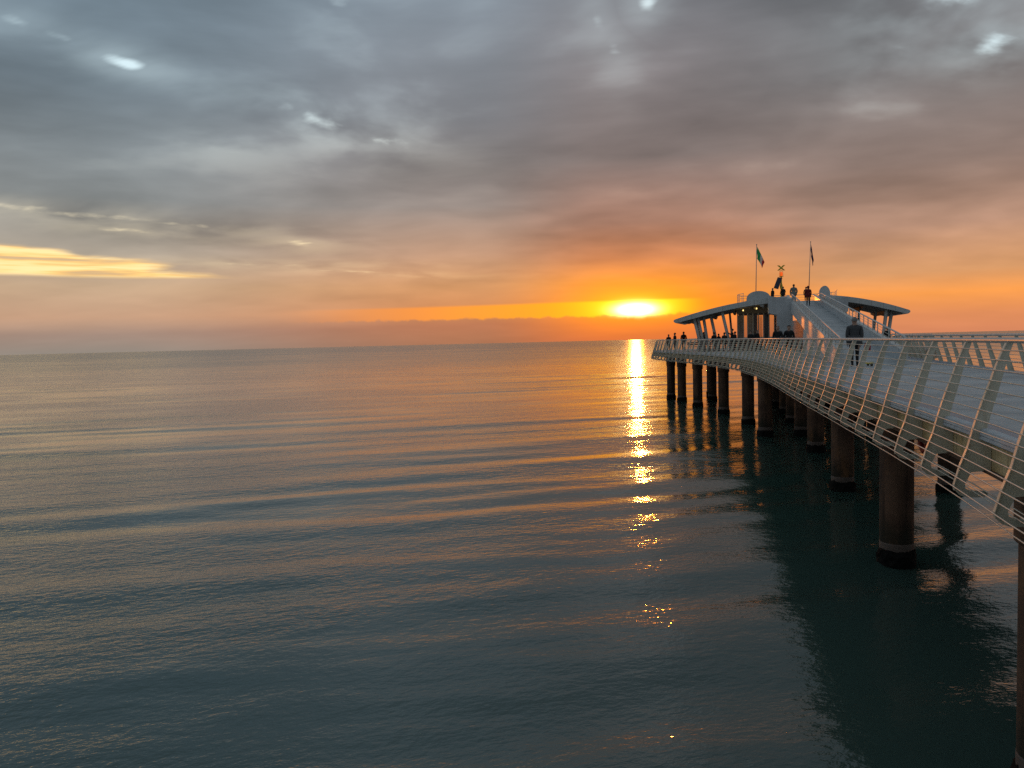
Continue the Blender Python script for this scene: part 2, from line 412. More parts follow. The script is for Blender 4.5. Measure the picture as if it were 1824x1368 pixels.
# outermost line of the left rail as measured; the deck edge lies 0.3 m inside it
bw = [(-1.4, -14.0), (1.05, -6.0), (2.75, .0), (4.74, 7.08), (5.40, 9.4), (6.02, 11.85), (7.07, 16.35), (8.87, 24.08), (10.40, 30.4), (11.78, 36.6), (12.45, 40.1), (13.20, 44.8), (13.72, 50.0), (14.0, 56.3), (13.98, 64.0), (13.86, 70.0), (13.92, 75.6), (14.6, 79.3), (16.6, 81.6), (20.0, 82.3), (25.5, 81.4), (31.0, 79.0), (35.2, 76.2)]
bws = spline(bw)
left_edge = [p - out * .30 for p, out in ((f[0], f[1]) for f in frames(bws, -1))]
left_edge = [Vector((p.x, p.y, 0)) for p in left_edge]
rw = [(2.9, -14.0), (5.0, -7.0), (7.25, .0), (9.5, 7.0), (11.95, 14.6), (14.25, 21.8), (16.6, 29.1), (18.85, 36.0), (21.6, 43.0), (25.6, 50.0), (30.2, 56.0), (33.9, 61.5), (35.9, 67.0), (36.3, 71.8), (35.3, 75.8)]
right_edge = spline(rw)
LE = resample(left_edge, .375); RE = resample(right_edge, .375)
FL = frames(LE, -1); FR = frames(RE, 1)

# ------------------------------------------------------------------ pier
pier = empty('pier', (9.6, 20.0, 0), 'long white pier on dark steel piles running out to sea', 'pier')
def inner(fr, o, z=0.0): return [Vector((p.x + q.x * o, p.y + q.y * o, p.z + z)) for p, q in fr]
# deck panels, one per bay with an open joint between them
def across(p, t):     # hit the right edge going straight across from a left-edge point
    best = None
    for q in RE:
        d = abs((q - p).dot(t))
        if best is None or d < best[0]: best = (d, q)
    return best[1]
axis = Vector((.297, .955, 0)).normalized()
main = [p for p in LE if p.y < 71]
cross = []
for p in main[::4]: cross.append((p, across(p, axis)))
for i in range(len(cross) - 1):
    (a, b), (c, d) = cross[i], cross[i + 1]
    ta, tb = (c - a).normalized() * .012, (d - b).normalized() * .012
    ins = (b - a).normalized() * .02
    mb = MB(); z = Vector((0, 0, DECK)); dn = Vector((0, 0, -.12))
    mb.prism([a + ta + ins + z, b + tb - ins + z, d - tb - ins + z, c - ta + ins + z], dn)
    mb.build('deck_panel', M_DECK, pier)
# seaward end panel
endp = [p for p in LE if p.y >= main[-1].y or p.x > 15.5]
endp = [p for p in LE[len(main) - 3:]]
mb = MB(); k0 = across(LE[len(main) - 3], axis)
rest = [q for q in RE if (q - k0).dot(axis) > .2]
poly = [cross[-1][0] + axis * .02] + [p for p in LE if LE.index(p) > LE.index(cross[-1][0])] + rest[::-1]
poly = [p for p in poly if (p - cross[-1][0]).dot(axis) > -.01]
poly.append(cross[-1][1] + axis * .02)
mb.prism([p + Vector((0, 0, DECK)) for p in poly], Vector((0, 0, -.12)))
mb.build('deck_panel', M_DECK, pier)
for fr, nm in ((FL, 'l'), (FR, 'r')):
    MB().sweep([(.0, .004), (-.30, .004), (-.30, -.05), (.0, -.05)], fr).build('gutter', M_GUT, pier)
    MB().sweep([(-.02, .03), (.04, .03), (.068, .018), (.075, -.004), (.06, -.012), (.078, -.022), (.085, -.045), (.068, -.055), (.084, -.065), (.086, -.095), (.06, -.115), (-.02, -.115)], fr).build('edge_nosing', M_NOSE, pier)
    MB().sweep([(-.05, -.118), (-.05, -.47), (-.11, -.47), (-.11, -.118)], fr).build('edge_beam', M_RUST, pier)
    MB().sweep([(.03, -.472), (.03, -.50), (-.16, -.50), (-.16, -.472)], fr).build('beam_flange', M_FLNG, pier)
# soffit and cross beams
poly2 = [Vector((p.x, p.y, DECK - .14)) for p in inner(FL, -.2)[::3]] + [Vector((p.x, p.y, DECK - .14)) for p in inner(FR, -.2)[::-3]]
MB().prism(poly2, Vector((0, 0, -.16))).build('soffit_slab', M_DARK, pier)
for i in range(2, len(cross), 2):
    a, b = cross[i]; d = (b - a).normalized(); n_ = Vector((-d.y, d.x, 0))
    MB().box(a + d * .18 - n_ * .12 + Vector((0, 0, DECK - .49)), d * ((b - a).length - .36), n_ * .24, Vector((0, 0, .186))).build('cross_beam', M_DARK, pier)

# piles: shaft with a wider cap, salt line and mussel crust at the water
def pile_mesh():
    b = MB(); b.lathe((0, 0, 0), [(.375, -3.0), (.375, 3.02), (.38, 3.04)], 24); return b.mesh('pile', M_PILE)
def cap_mesh():
    b = MB(); b.lathe((0, 0, 0), [(.40, 3.02), (.425, 3.05), (.425, 3.62), (.41, DECK - .30)], 24); return b.mesh('pile_cap', M_PILE)
def crust_mesh():
    b = MB(); rnd = random.Random(3); n = 28; prof = []
    base = len(b.v); hs = [-1.2, -.6, -.2, 0, .12, .22, .30, .34]
    for j, z in enumerate(hs):
        for k in range(n):
            a = 2 * math.pi * k / n; r = (.375 + (.05 if j < 6 else .025 if j == 6 else -.01)) + rnd.uniform(-.018, .03)
            b.v.append(Vector((r * math.cos(a), r * math.sin(a), z + rnd.uniform(-.05, .05))))
    for j in range(len(hs) - 1):
        for k in range(n):
            p, q = base + j * n + k, base + j * n + (k + 1) % n; b.face([p, q, q + n, p + n], False)
    return b.mesh('mussel_crust', M_MUSL)
def salt_mesh():
    b = MB(); b.lathe((0, 0, 0), [(.377, .30), (.381, .34), (.381, .46), (.377, .50)], 24); return b.mesh('salt_band', M_SALT)
def tide(m):
    h = G(m.node_tree, '3D'); b = m.node_tree.nodes['Principled BSDF']; src = b.inputs['Base Color'].links[0].from_socket
    geo = h.n.new('ShaderNodeNewGeometry'); z = h.sep(geo.outputs['Position'])[2]
    n = h.noise(h.scale(geo.outputs['Position'], (3, 3, 1.2)), 1.0, 4.0, .6)
    wet = h.rng(h.add(z, h.mul(h.sub(n, .5), 1.1)), 1.25, .55)
    h.l.new(h.mix(h.mul(wet, .8), src, (.035, .034, .022)), b.inputs['Base Color'])
    n3_ = h.noise(h.scale(geo.outputs['Position'], (1.6, 1.6, .5)), 1.0, 5.0, .65)
    old = b.inputs['Base Color'].links[0].from_socket
    h.l.new(h.mix(h.mul(h.rng(n3_, .52, .7), .7), old, (.30, .14, .06)), b.inputs['Base Color'])
tide(M_PILE)
PM, CM, XM, SM = pile_mesh(), cap_mesh(), crust_mesh(), salt_mesh()
piles = [(9.18, 18.31), (11.66, 27.09), (14.33, 36.25), (15.97, 42.36), (17.69, 48.53), (19.42, 54.68), (14.85, 25.99), (12.45, 17.3), (17.7, 35.2), (6.24, 8.75), (9.6, 7.75), (4.6, .6), (7.6, -.4),
         (14.75, 71.2), (14.95, 67.6), (14.95, 61.85), (17.78, 68.18), (15.25, 55.38), (14.9, 48.5), (13.99, 42.49), (21.0, 61.0), (22.6, 67.2), (19.2, 74.2), (25.3, 73.4), (31.2, 71.0), (26.9, 65.7), (31.8, 64.2), (24.9, 59.8), (29.2, 59.0), (23.3, 53.4), (21.4, 47.4), (19.5, 41.3)]
for i, (x, y) in enumerate(piles):
    rz = i * 1.7
    o = link_copy('pile', PM, pier, (x, y, 0), rz)
    for nm, me in (('pile_cap', CM), ('salt_band', SM), ('mussel_crust', XM)):
        c = bpy.data.objects.new(nm, me); COL.objects.link(c); c.parent = o

# ------------------------------------------------------------------ leaning railings
OUT = [(-.195, 1.035), (-.16, .95), (-.12, .85), (-.072, .71), (-.035, .59), (.025, .42), (.08, .25), (.14, .04), (.20, -.20), (.28, -.42), (.345, -.66), (.338, -.72), (.29, -.775), (.20, -.805)]
INN = [(.06, -.80), (.0, -.785), (-.015, -.755), (.0, -.73), (.06, -.72), (.17, -.725), (.222, -.70), (.232, -.65), (.165, -.50), (-.045, -.47), (-.045, -.12), (.0, .03), (-.045, .22), (-.10, .42), (-.165, .68), (-.205, .85), (-.262, 1.03)]
def rib_mesh():
    b = MB(); t = .011
    b.prism([Vector((o, -t, z)) for o, z in OUT + INN], Vector((0, 2 * t, 0)))
    fo = OUT; n = len(fo)                                  # flange along the outer edge
    for i in range(n - 1):
        (o1, z1), (o2, z2) = fo[i], fo[i + 1]
        d = Vector((o2 - o1, 0, z2 - z1)); nr = Vector((d.z, 0, -d.x)).normalized()
        if nr.x < 0 and i < 11: nr = -nr
        nr = nr * .010
        p1, p2 = Vector((o1, -.031, z1)), Vector((o2, -.031, z2))
        b.prism([p1, p2, p2 + nr, p1 + nr], Vector((0, .062, 0)))
    return b.mesh('rib', M_RIB)
RIB = rib_mesh()
def out_at(z):
    for (o1, z1), (o2, z2) in zip(OUT, OUT[1:]):
        if z2 <= z <= z1: return o1 + (o2 - o1) * (z1 - z) / max(z1 - z2, 1e-9)
    return OUT[-1][0]
WIRES = [(out_at(z) + .017, z) for z in (.955, .838, .722, .606, .490, .375, .258, .142, .026, -.090, -.206, -.322, -.438, -.554, -.670)] + [(.30, -.80), (.16, -.715), (.03, -.712)]
def railing(edge, side, first, label):
    mid = edge[len(edge) // 2]
    t = empty('pier_railing', (mid.x, mid.y, DECK), label, 'railing')
    fine = frames(resample(edge, .30), side)
    MB().tube([p + q * -.23 + Vector((0, 0, 1.065)) for p, q in fine], .034, 8).build('handrail', M_RAIL, t)
    for o, z in WIRES:
        MB().tube([p + q * (o + random.uniform(-.003, .003)) + Vector((0, 0, z + random.uniform(-.004, .003))) for p, q in fine[::2] + [fine[-1]]], .0084, 5).build('wire', M_WIRE, t)
    for p, q in frames(resample(edge, 1.5, first), side):
        rb_o = link_copy('rib', RIB, t, p, math.atan2(q.y, q.x) + random.uniform(-.012, .012)); rb_o.rotation_euler.x = random.uniform(-.006, .006)
    return t
# first rib so that one stands at the measured spot (5.84, 9.09)
L = 0.0; best = (9, 0)
for a, b in zip(left_edge, left_edge[1:]):
    d = abs(b.y - 9.03)
    L += (b - a).length
    if d < best[0]: best = (d, L)
railing(left_edge, -1, best[1] % 1.5, 'white leaning railing with many thin wires along the sea edge nearest the camera')
railing(right_edge, 1, .6, 'white leaning railing along the far edge of the deck, behind the ramp')

# ------------------------------------------------------------------ frame of the platform
PC = Vector((24.53, 64.0, 0)); AX = Vector((.297, .955, 0)).normalized(); RX = Vector((AX.y, -AX.x, 0))
def W(s, t, z): p = PC + AX * s + RX * t; return Vector((p.x, p.y, DECK + z))
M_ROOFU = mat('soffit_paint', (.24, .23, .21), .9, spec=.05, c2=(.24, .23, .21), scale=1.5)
M_COLM = mat('column_paint', (.60, .59, .56), .4, c2=(.50, .49, .46), scale=3)
M_GLASSD = mat('dark_glass', (.035, .033, .03), .12, spec=.7, c2=(.05, .045, .04), scale=1)
M_PANEL = mat('curtain_panel', (.42, .36, .31), .45, c2=(.34, .29, .25), scale=2, streak=6, streak_c=(.24, .2, .17))
M_WALL = mat('render_wall', (.58, .60, .61), .42, c2=(.50, .52, .53), scale=1.2, streak=2.5, streak_c=(.40, .41, .41), thresh=(.55, .8))
M_MIRROR = mat('polished_panel', (.85, .80, .74), .12, metal=.9, scale=2)
M_TERR = mat('terrace_floor', (.40, .42, .43), .6, scale=1.5)

# ------------------------------------------------------------------ ramp up to the roof terrace
S0, S1 = -36.6, 7.2; Z1 = 4.35
def rz_(s): return Z1 * (s - S0) / (S1 - S0)
def hw(s): return 1.04 + .16 * (s - S0) / (S1 - S0)
def Wr(s, t, z): return W(s, t, z)
ramp = empty('ramp', W(S0, 0, 0), 'broad white ramp with slanting parapets rising from the deck to the roof terrace', 'ramp')
NSEG = 12
for i in range(NSEG):                                        # concrete slabs of the ramp floor
    a = S0 + (S1 - S0) * i / NSEG + .012; b = S0 + (S1 - S0) * (i + 1) / NSEG - .012
    mb = MB()
    top = [Wr(a, -hw(a), rz_(a)), Wr(a, hw(a), rz_(a)), Wr(b, hw(b), rz_(b)), Wr(b, -hw(b), rz_(b))]
    mb.prism([p + Vector((0, 0, .012)) for p in top], Vector((0, 0, -.2))).build('ramp_slab', M_DECK, ramp)
for sd in (-1, 1):
    for i in range(NSEG):                                    # parapet panels with joints
        a = S0 + (S1 - S0) * i / NSEG + .006; b = S0 + (S1 - S0) * (i + 1) / NSEG - .006
        if i == 0: a = S0 + .55
        def q(s, dz): return Wr(s, sd * hw(s), max(rz_(s) + dz, .02))
        mb = MB(); mb.prism([q(a, -.34), q(b, -.34), q(b, .50), q(a, .50)], RX * sd * .13)
        mb.build('parapet_panel', M_WALL, ramp)
    # rounded upright at the foot of the parapet
    pts = []
    for k in range(9):
        a_ = math.pi * k / 8; pts.append(Wr(S0 + .28 - .27 * math.cos(a_), sd * (hw(S0) - .02), .52 + .2 * math.sin(a_)))
    pts = [Wr(S0 + .02, sd * (hw(S0) - .02), .005)] + pts + [Wr(S0 + .54, sd * (hw(S0) - .02), .005)]
    MB().prism(pts, RX * sd * .17).build('parapet_end', M_WHITE, ramp)
    cap = [Wr(S0 + .5 + (S1 - S0 - .5) * k / 10, sd * (hw(S0) + .065), rz_(S0 + .5 + (S1 - S0 - .5) * k / 10) + .515) for k in range(11)]
    mb = MB()
    for p, q_ in zip(cap, cap[1:]):
        u = (q_ - p); mb.box(p - RX * .10, u, RX * .20, Vector((0, 0, .035)))
    mb.build('coping', M_WHITE, ramp)
    # handrail with balusters and three wires, curling down at the foot
    t_ = sd * (hw(S0) + .065)
    top = 1.04
    path = [Wr(S0 - .12, t_, .62), Wr(S0 - .16, t_, .85), Wr(S0 - .05, t_, 1.02), Wr(S0 + .25, t_, 1.06)]
    s = S0 + 1.0
    while s < S1 - 7: path.append(Wr(s, t_, rz_(s) + top)); s += 1.5
    path.append(Wr(S1 - 6.5, t_, rz_(S1 - 6.5) + top - .1))
    hr = MB().tube(path, .036, 8).build('handrail', M_WHITE, ramp)
    s = S0 + .6
    while s < S1 - 6.6:
        MB().tube([Wr(s, t_, rz_(s) + .5), Wr(s, t_, rz_(s) + top)], .022, 6).build('baluster', M_WHITE, ramp); s += 1.5
    for dz in (.65, .78, .91):
        MB().tube([Wr(S0 + .5, t_, rz_(S0 + .5) + dz), Wr(S1 - 6.6, t_, rz_(S1 - 6.6) + dz)], .009, 5).build('wire', M_WIRE, ramp)
# side wall under the ramp with a curved end towards the pavilion, and the wall beyond the gap
for sd in (-1, 1):
    tt = sd * 1.02
    low = [Wr(s, tt, .006) for s in (-31.5, -12.6)]
    curve = [(-12.9, .5), (-13.3, 1.0), (-14.0, 1.45), (-14.4, rz_(-14.4) - .36)]
    curve = [(-12.65, .6), (-12.8, 1.15), (-13.3, 1.6), (-14.2, rz_(-14.2) - .36)]
    poly = low + [Wr(s, tt, z) for s, z in curve] + [Wr(-31.5, tt, rz_(-31.5) - .36)]
    MB().prism(poly, RX * -sd * .25).build('side_wall', M_WHITE, ramp)
MB().box(W(-12.4, -1.0, .006), W(-5.4, -1.50, .006) - W(-12.4, -1.0, .006), RX * .06, Vector((0, 0, 2.3)) + RX * .045).build('polished_panel', M_MIRROR, ramp)
MB().prism([W(-9.0, -.7, .006), W(1.0, -.7, .006), W(1.0, -.7, rz_(1.0) - .36), W(-9.0, -.7, rz_(-9.0) - .36)], RX * .2).build('inner_wall', M_WALL, ramp)

# ------------------------------------------------------------------ pavilion
pav = empty('pavilion', W(4, 0, 0), 'white pavilion at the pier head with two drooping roof wings and a roof terrace', 'pavilion')
def rtop(t): return 4.53 - (1.65 * (t / 10.6) ** 2 if t < 0 else 1.45 * (t / 7.6) ** 2)
def wing(t0, t1, depth, s0=0.0):
    """one roof wing: curved slab with a rounded tip"""
    n = 22; ts = [t0 + (t1 - t0) * i / n for i in range(n + 1)]      # t0 = tip
    sg = 1 if t1 > t0 else -1
    topc = [(t, rtop(t)) for t in ts]
    th = [.34 + .06 * min(1, i / 4) for i in range(n + 1)]
    bot = [(t, rtop(t) - d) for t, d in zip(ts, th)]
    tip = [(t0 - sg * .10, rtop(t0) - .03), (t0 - sg * .19, rtop(t0) - .10), (t0 - sg * .22, rtop(t0) - .17), (t0 - sg * .19, rtop(t0) - .25), (t0 - sg * .10, rtop(t0) - .32)]
    prof = topc + bot[::-1] + tip[::-1]
    return [W(s0, t, z) for t, z in prof], AX * depth, bot
for t0, t1 in ((-10.6, -1.45), (7.6, 1.45)):
    poly, d, bot = wing(t0, t1, 9.5)
    rf = None; nseg = 7
    for k in range(nseg):                                    # roof panels with fine joints, the first carries the rounded tip
        a_, b_ = t0 + (t1 - t0) * k / nseg, t0 + (t1 - t0) * (k + 1) / nseg
        sg_ = 1 if t1 > t0 else -1; m_ = 4
        tt_ = [a_ + (b_ - sg_ * .012 - a_) * i / m_ for i in range(m_ + 1)]
        up_ = [(t, rtop(t)) for t in tt_]; dn_ = [(t, rtop(t) - .36 - .08 * min(1, abs(t - t0) / 1.6)) for t in tt_]
        tp_ = [(t0 - sg_ * .10, rtop(t0) - .03), (t0 - sg_ * .19, rtop(t0) - .10), (t0 - sg_ * .22, rtop(t0) - .17), (t0 - sg_ * .19, rtop(t0) - .25), (t0 - sg_ * .10, rtop(t0) - .32)] if k == 0 else []
        pn = MB().prism([W(0.0, t, z) for t, z in up_ + dn_[::-1] + tp_[::-1]], d).build('roof_panel', M_WHITE, pav)
        rf = rf or pn
    # soffit lining, a little inside the slab
    m2 = MB()
    for (ta, za), (tb, zb) in zip(bot[1:], bot[2:]):
        m2.box(W(.35, ta, za - .085), W(.35, tb, zb - .085) - W(.35, ta, za - .085), AX * 8.8, Vector((0, 0, .03)))
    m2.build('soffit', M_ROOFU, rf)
    # ribs under the roof, their rounded noses showing beyond the back eave
    sg = 1 if t1 > t0 else -1
    for k in range(5):
        t = t0 + sg * (1.3 + 1.75 * k)
        if abs(t) < 1.9: break
        z = rtop(t) - .44
        prof = [(.6, z + .02), (.6, z - .10), (2.4, z - .34), (7.6, z - .34), (9.3, z - .16), (9.75, z - .12), (9.9, z - .02), (9.75, z + .05), (9.2, z + .02)]
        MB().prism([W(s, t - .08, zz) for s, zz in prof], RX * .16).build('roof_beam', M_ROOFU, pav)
# middle of the roof behind the ramp, and the terrace on it
MB().prism([W(7.2, -1.45, 4.30), W(7.2, 1.45, 4.30), W(9.5, 1.45, 4.30), W(9.5, -1.45, 4.30)], Vector((0, 0, -.3))).build('roof_middle', M_WHITE, pav)
ell = [(9.3 + 3.6 * math.sin(math.pi * k / 24) if False else 0, 0) for k in range(2)]
terr = [(6.6, -5.4), (7.5, -5.6), (9.5, -5.2), (11.0, -3.6), (11.7, -1.0), (11.6, 1.2), (10.6, 3.2), (8.6, 4.1), (6.6, 4.0), (6.6, 1.3), (7.25, 1.25), (7.25, -1.25), (6.6, -1.3)]
MB().prism([W(s, t, 4.36) for s, t in terr], Vector((0, 0, -.22))).build('terrace_floor', M_TERR, pav)
ring = spline([((W(s, t, 0)).x, (W(s, t, 0)).y) for s, t in [(5.2, -5.0), (6.6, -5.45), (8.2, -5.55), (9.8, -5.0), (11.0, -3.6), (11.65, -1.0), (11.5, 1.2), (10.4, 2.5), (8.6, 2.95), (5.2, 2.9)]], .3)
tr = empty('terrace_railing', (ring[len(ring) // 2].x, ring[len(ring) // 2].y, DECK + 4.36), 'thin white railing curving round the roof terrace', 'railing')
for z, r in ((5.14, .028), (4.90, .014), (4.66, .014)):
    MB().tube([Vector((p.x, p.y, DECK + z)) for p in ring], r, 6).build('rail' if r < .02 else 'handrail', M_RAIL, tr)
for p in resample(ring, 1.1, .05):
    MB().tube([Vector((p.x, p.y, DECK + 4.2)), Vector((p.x, p.y, DECK + 5.14))], .02, 6).build('post', M_RAIL, tr)
# round-headed upstands either side of the ramp head
def hood(s, t, w_, h, d, z0, n=14):
    pts = [W(s, t - w_ / 2 * math.cos(math.pi * k / n) * 1.0, z0 + h * math.sin(math.pi * k / n) ** .8) for k in range(n + 1)]
    b = MB(); b.prism(pts + [W(s, t + w_ / 2, z0 - .3), W(s, t - w_ / 2, z0 - .3)], AX * d); return b
hood(.4, -3.75, 1.95, .72, 1.2, 4.33).build('round_upstand', M_WALL, pav)
hood(3.6, 1.75, .95, 1.0, .7, 4.45).build('round_upstand', M_WALL, pav)
# shoulder wall left of the ramp
MB().prism([W(-2.6, -3.0, 4.44), W(-2.6, -1.16, 4.12), W(-2.6, -1.16, .006), W(-2.6, -2.3, .006), W(-2.6, -2.36, 2.9), W(-2.6, -3.0, 3.06)], AX * 2.8).build('shoulder_wall', M_WALL, pav)
MB().prism([W(-2.0, 3.0, 4.2), W(-2.0, 1.3, 4.0), W(-2.0, 1.3, .006), W(-2.0, 2.3, .006), W(-2.0, 2.36, 2.9), W(-2.0, 3.0, 3.0)], AX * 2.2).build('shoulder_wall', M_WALL, pav)
# kiosk under the left wing: mullions, pale panels and dark panes
kt = [-5.5, -5.0, -4.65, -4.2, -3.75, -3.3, -2.85, -2.4, -1.9]
M_GLASS = bpy.data.materials.new('clear_glass'); M_GLASS.use_nodes = True
h_ = G(M_GLASS.node_tree); M_GLASS.node_tree.nodes.remove(M_GLASS.node_tree.nodes['Principled BSDF'])
t1_ = h_.n.new('ShaderNodeBsdfTransparent'); t1_.inputs[0].default_value = (.80, .78, .74, 1); g1_ = h_.n.new('ShaderNodeBsdfGlossy'); g1_.inputs['Roughness'].default_value = .05
fr_ = h_.n.new('ShaderNodeFresnel'); fr_.inputs[0].default_value = 1.45; mx_ = h_.n.new('ShaderNodeMixShader')
h_.l.new(fr_.outputs[0], mx_.inputs[0]); h_.l.new(t1_.outputs[0], mx_.inputs[1]); h_.l.new(g1_.outputs[0], mx_.inputs[2])
h_.l.new(mx_.outputs[0], M_GLASS.node_tree.nodes['Material Output'].inputs[0])
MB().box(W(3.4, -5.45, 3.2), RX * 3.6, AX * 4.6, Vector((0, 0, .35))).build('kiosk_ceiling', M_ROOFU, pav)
for i, (a, b) in enumerate(zip(kt, kt[1:])):
    dark = i in (5, 7); solid = i in (0, 2)
    MB().box(W(3.22, a + .05, .02), RX * (b - a - .10), AX * .03, Vector((0, 0, 3.1))).build('window_pane' if not solid else 'wall_panel', M_GLASSD if dark else (M_PANEL if solid else M_GLASS), pav)
    if i in (0, 2, 4): MB().box(W(8.0, a + .05, .02), RX * (b - a - .10), AX * .03, Vector((0, 0, 3.1))).build('window_pane', M_GLASS, pav)
MB().box(W(4.6, -5.0, .006), RX * 2.6, AX * .6, Vector((0, 0, 1.05))).build('counter', M_WALL, pav)
MB().box(W(7.2, -4.3, .006), RX * .5, AX * .5, Vector((0, 0, 3.2))).build('kiosk_pillar', M_PANEL, pav)
for a in kt: MB().box(W(3.14, a - .05, .01), RX * .10, AX * .16, Vector((0, 0, 3.3))).build('mullion', M_COLM, pav)
MB().box(W(3.05, -5.6, 3.25), RX * 3.8, AX * .25, Vector((0, 0, .6))).build('lintel', M_ROOFU, pav)
MB().box(W(3.4, 1.6, .006), RX * 1.9, AX * 4.6, Vector((0, 0, 3.5))).build('kiosk_core', M_PANEL, pav)
# slanting columns: twin legs at the tips, single legs behind
def column(s, tb, tt, r=.10):
    MB().tube([W(s, tb, .006), W(s, tt, rtop(tt) - .40)], r, 10).build('column', M_COLM, pav)
for s, tb, tt in ((.5, -8.45, -9.1), (.75, -8.2, -8.8), (1.1, -7.9, -8.35), (1.3, -7.1, -7.75), (.5, -6.0, -6.75), (8.2, -7.6, -7.95), (8.2, -6.0, -6.3), (8.2, -4.3, -4.5), (8.4, -8.9, -9.4)):
    column(s, tb, tt, .13 if s < 2 else .10)
for s, tb, tt in ((.5, 5.8, 6.15), (.9, 6.2, 6.6), (8.2, 3.6, 3.7), (8.2, 4.9, 5.05), (8.2, 6.1, 6.4), (3.0, 5.4, 5.75)):
    column(s, tb, tt, .14 if s < 2 else .10)
# two lit lamps and a loudspeaker horn under the eave
M_LAMP = mat('lamp_glow', (1, .8, .4), .4, emit=(1.0, .66, .2, 3.0))
for s, t, z in ((1.2, -5.0, 3.44), (1.2, -3.9, 3.56)):
    MB().lathe(W(s, t, z), [(.015, .10), (.03, .09), (.05, .0), (.04, -.015), (.015, -.015)], 10).build('lamp', M_LAMP, pav)
    ld = bpy.data.lights.new('lamp_light', 'POINT'); ld.energy = 2.0; ld.color = (1, .66, .22); ld.shadow_soft_size = .08
    lo = bpy.data.objects.new('lamp_light', ld); COL.objects.link(lo); lo.parent = pav; lo.location = W(s + .3, t, z - .15) - Vector(pav['_o'])
MB().tube([W(.9, -3.3, 3.55), W(.5, -3.35, 3.72), W(.2, -3.5, 3.86)], [.03, .08, .17], 10).build('loudspeaker_horn', M_COLM, pav)

# ------------------------------------------------------------------ flags
def flag_mesh(h, w_, fold, seed, zsplit):
    """cloth hanging from the hoist, drawn into folds"""
    rnd = random.Random(seed); nx, nz = 18, 14; b = MB(); idx = {}
    for j in range(nz + 1):
        for i in range(nx + 1):
            u, v = i / nx, j / nz
            x = w_ * u * fold; drop = (w_ * u) * math.sqrt(max(0, 1 - fold * fold)) * (.75 + .15 * v)
            y = .09 * math.sin(u * 9 + v * 1.5 + seed) * u + .04 * math.sin(v * 7 + u * 4)
            x2 = x * (1 - .35 * (1 - v) * u) + .02 * math.sin(v * 9)
            idx[i, j] = len(b.v); b.v.append(Vector((x2, y, -h * (1 - v) * (1 - .30 * u) - drop)))
    for j in range(nz):
        for i in range(nx): b.face([idx[i, j], idx[i + 1, j], idx[i + 1, j + 1], idx[i, j + 1]], True)
    return b
def cloth_mat(name, stops):
    m = bpy.data.materials.new(name); m.use_nodes = True; h = G(m.node_tree, '3D'); bs = m.node_tree.nodes['Principled BSDF']
    at = h.n.new('ShaderNodeAttribute'); at.attribute_name = 'along'
    h.l.new(h.ramp(at.outputs['Fac'], stops, 'CONSTANT'), bs.inputs['Base Color']); bs.inputs['Roughness'].default_value = .8
    tr_ = h.n.new('ShaderNodeBsdfTranslucent'); h.l.new(h.ramp(at.outputs['Fac'], stops, 'CONSTANT'), tr_.inputs[0])
    mx = h.n.new('ShaderNodeMixShader'); mx.inputs[0].default_value = .35
    h.l.new(bs.outputs[0], mx.inputs[1]); h.l.new(tr_.outputs[0], mx.inputs[2])
    h.l.new(mx.outputs[0], m.node_tree.nodes['Material Output'].inputs[0]); return m
M_IT = cloth_mat('tricolour_cloth', [(0, (.05, .40, .13)), (.46, (.75, .75, .72)), (.74, (.55, .03, .04))])
M_EU = cloth_mat('blue_cloth', [(0, (.012, .02, .10))])
M_POLE = mat('flagpole_steel', (.50, .47, .44), .35, metal=.4)
def flagpole(base, top, h, w_, fold, seed, m, label):
    t = empty('flagpole', base, label, 'flag')
    MB().tube([base, top], [.045, .028], 8).build('pole', M_POLE, t)
    MB().lathe(top, [(.02, 0), (.05, .03), (.05, .07), (.01, .1)], 8).build('finial', M_POLE, t)
    b = flag_mesh(h, w_, fold, seed, .3)
    nv = len(b.v); dirn = (RX * .96 - AX * .2).normalized(); nrm = Vector((-dirn.y, dirn.x, 0))
    along = [(i % 19) / 18 for i in range(nv)]
    b.v = [top + Vector((0, 0, -.12)) + dirn * (p.x + .03) + nrm * p.y + Vector((0, 0, p.z)) for p in b.v]
    o = b.build('flag', m, t)
    a = o.data.attributes.new('along', 'FLOAT', 'POINT'); a.data.foreach_set('value', along)
    return t
flagpole(Vector((22.3, 70.1, DECK + 4.0)), Vector((22.42, 70.1, DECK + 9.45)), 1.12, 1.75, .38, 1, M_IT, 'green, white and red flag on a tall pole at the left of the roof terrace')
flagpole(Vector((28.75, 74.4, DECK + 4.36)), Vector((28.98, 74.4, DECK + 10.1)), 1.25, 1.75, .13, 4, M_EU, 'dark blue flag hanging limp on the right-hand pole')

# ------------------------------------------------------------------ yellow sea beacon with solar panel
M_YEL = mat('yellow_paint', (.80, .62, .05), .45, c2=(.50, .35, .04), scale=5)
M_SOLAR = mat('solar_cells', (.02, .025, .05), .15, c2=(.03, .035, .06), scale=8)
M_RED = mat('beacon_lens', (.8, .12, .03), .2, emit=(1.0, .13, .01, .7))
bb = Vector((26.35, 75.0, DECK + 4.36)); bc = empty('sea_beacon', bb, 'yellow sea beacon mast with crossed top mark and tilted solar panel', 'beacon')
Zb = Vector((0, 0, 1))
MB().lathe(bb, [(.16, 0), (.16, .06), (.09, .1), (.075, 1.4), (.13, 1.45), (.13, 1.75), (.075, 1.9), (.065, 2.55)], 10).build('mast', M_YEL, bc)
MB().lathe(bb + Zb * 2.55, [(.20, 0), (.20, .03), (.10, .05), (.10, .08)], 12).build('platform', M_YEL, bc)
MB().lathe(bb + Zb * 2.63, [(.09, 0), (.14, .04), (.15, .24), (.13, .36), (.05, .40)], 12).build('lantern', M_RED, bc)
cage = MB()
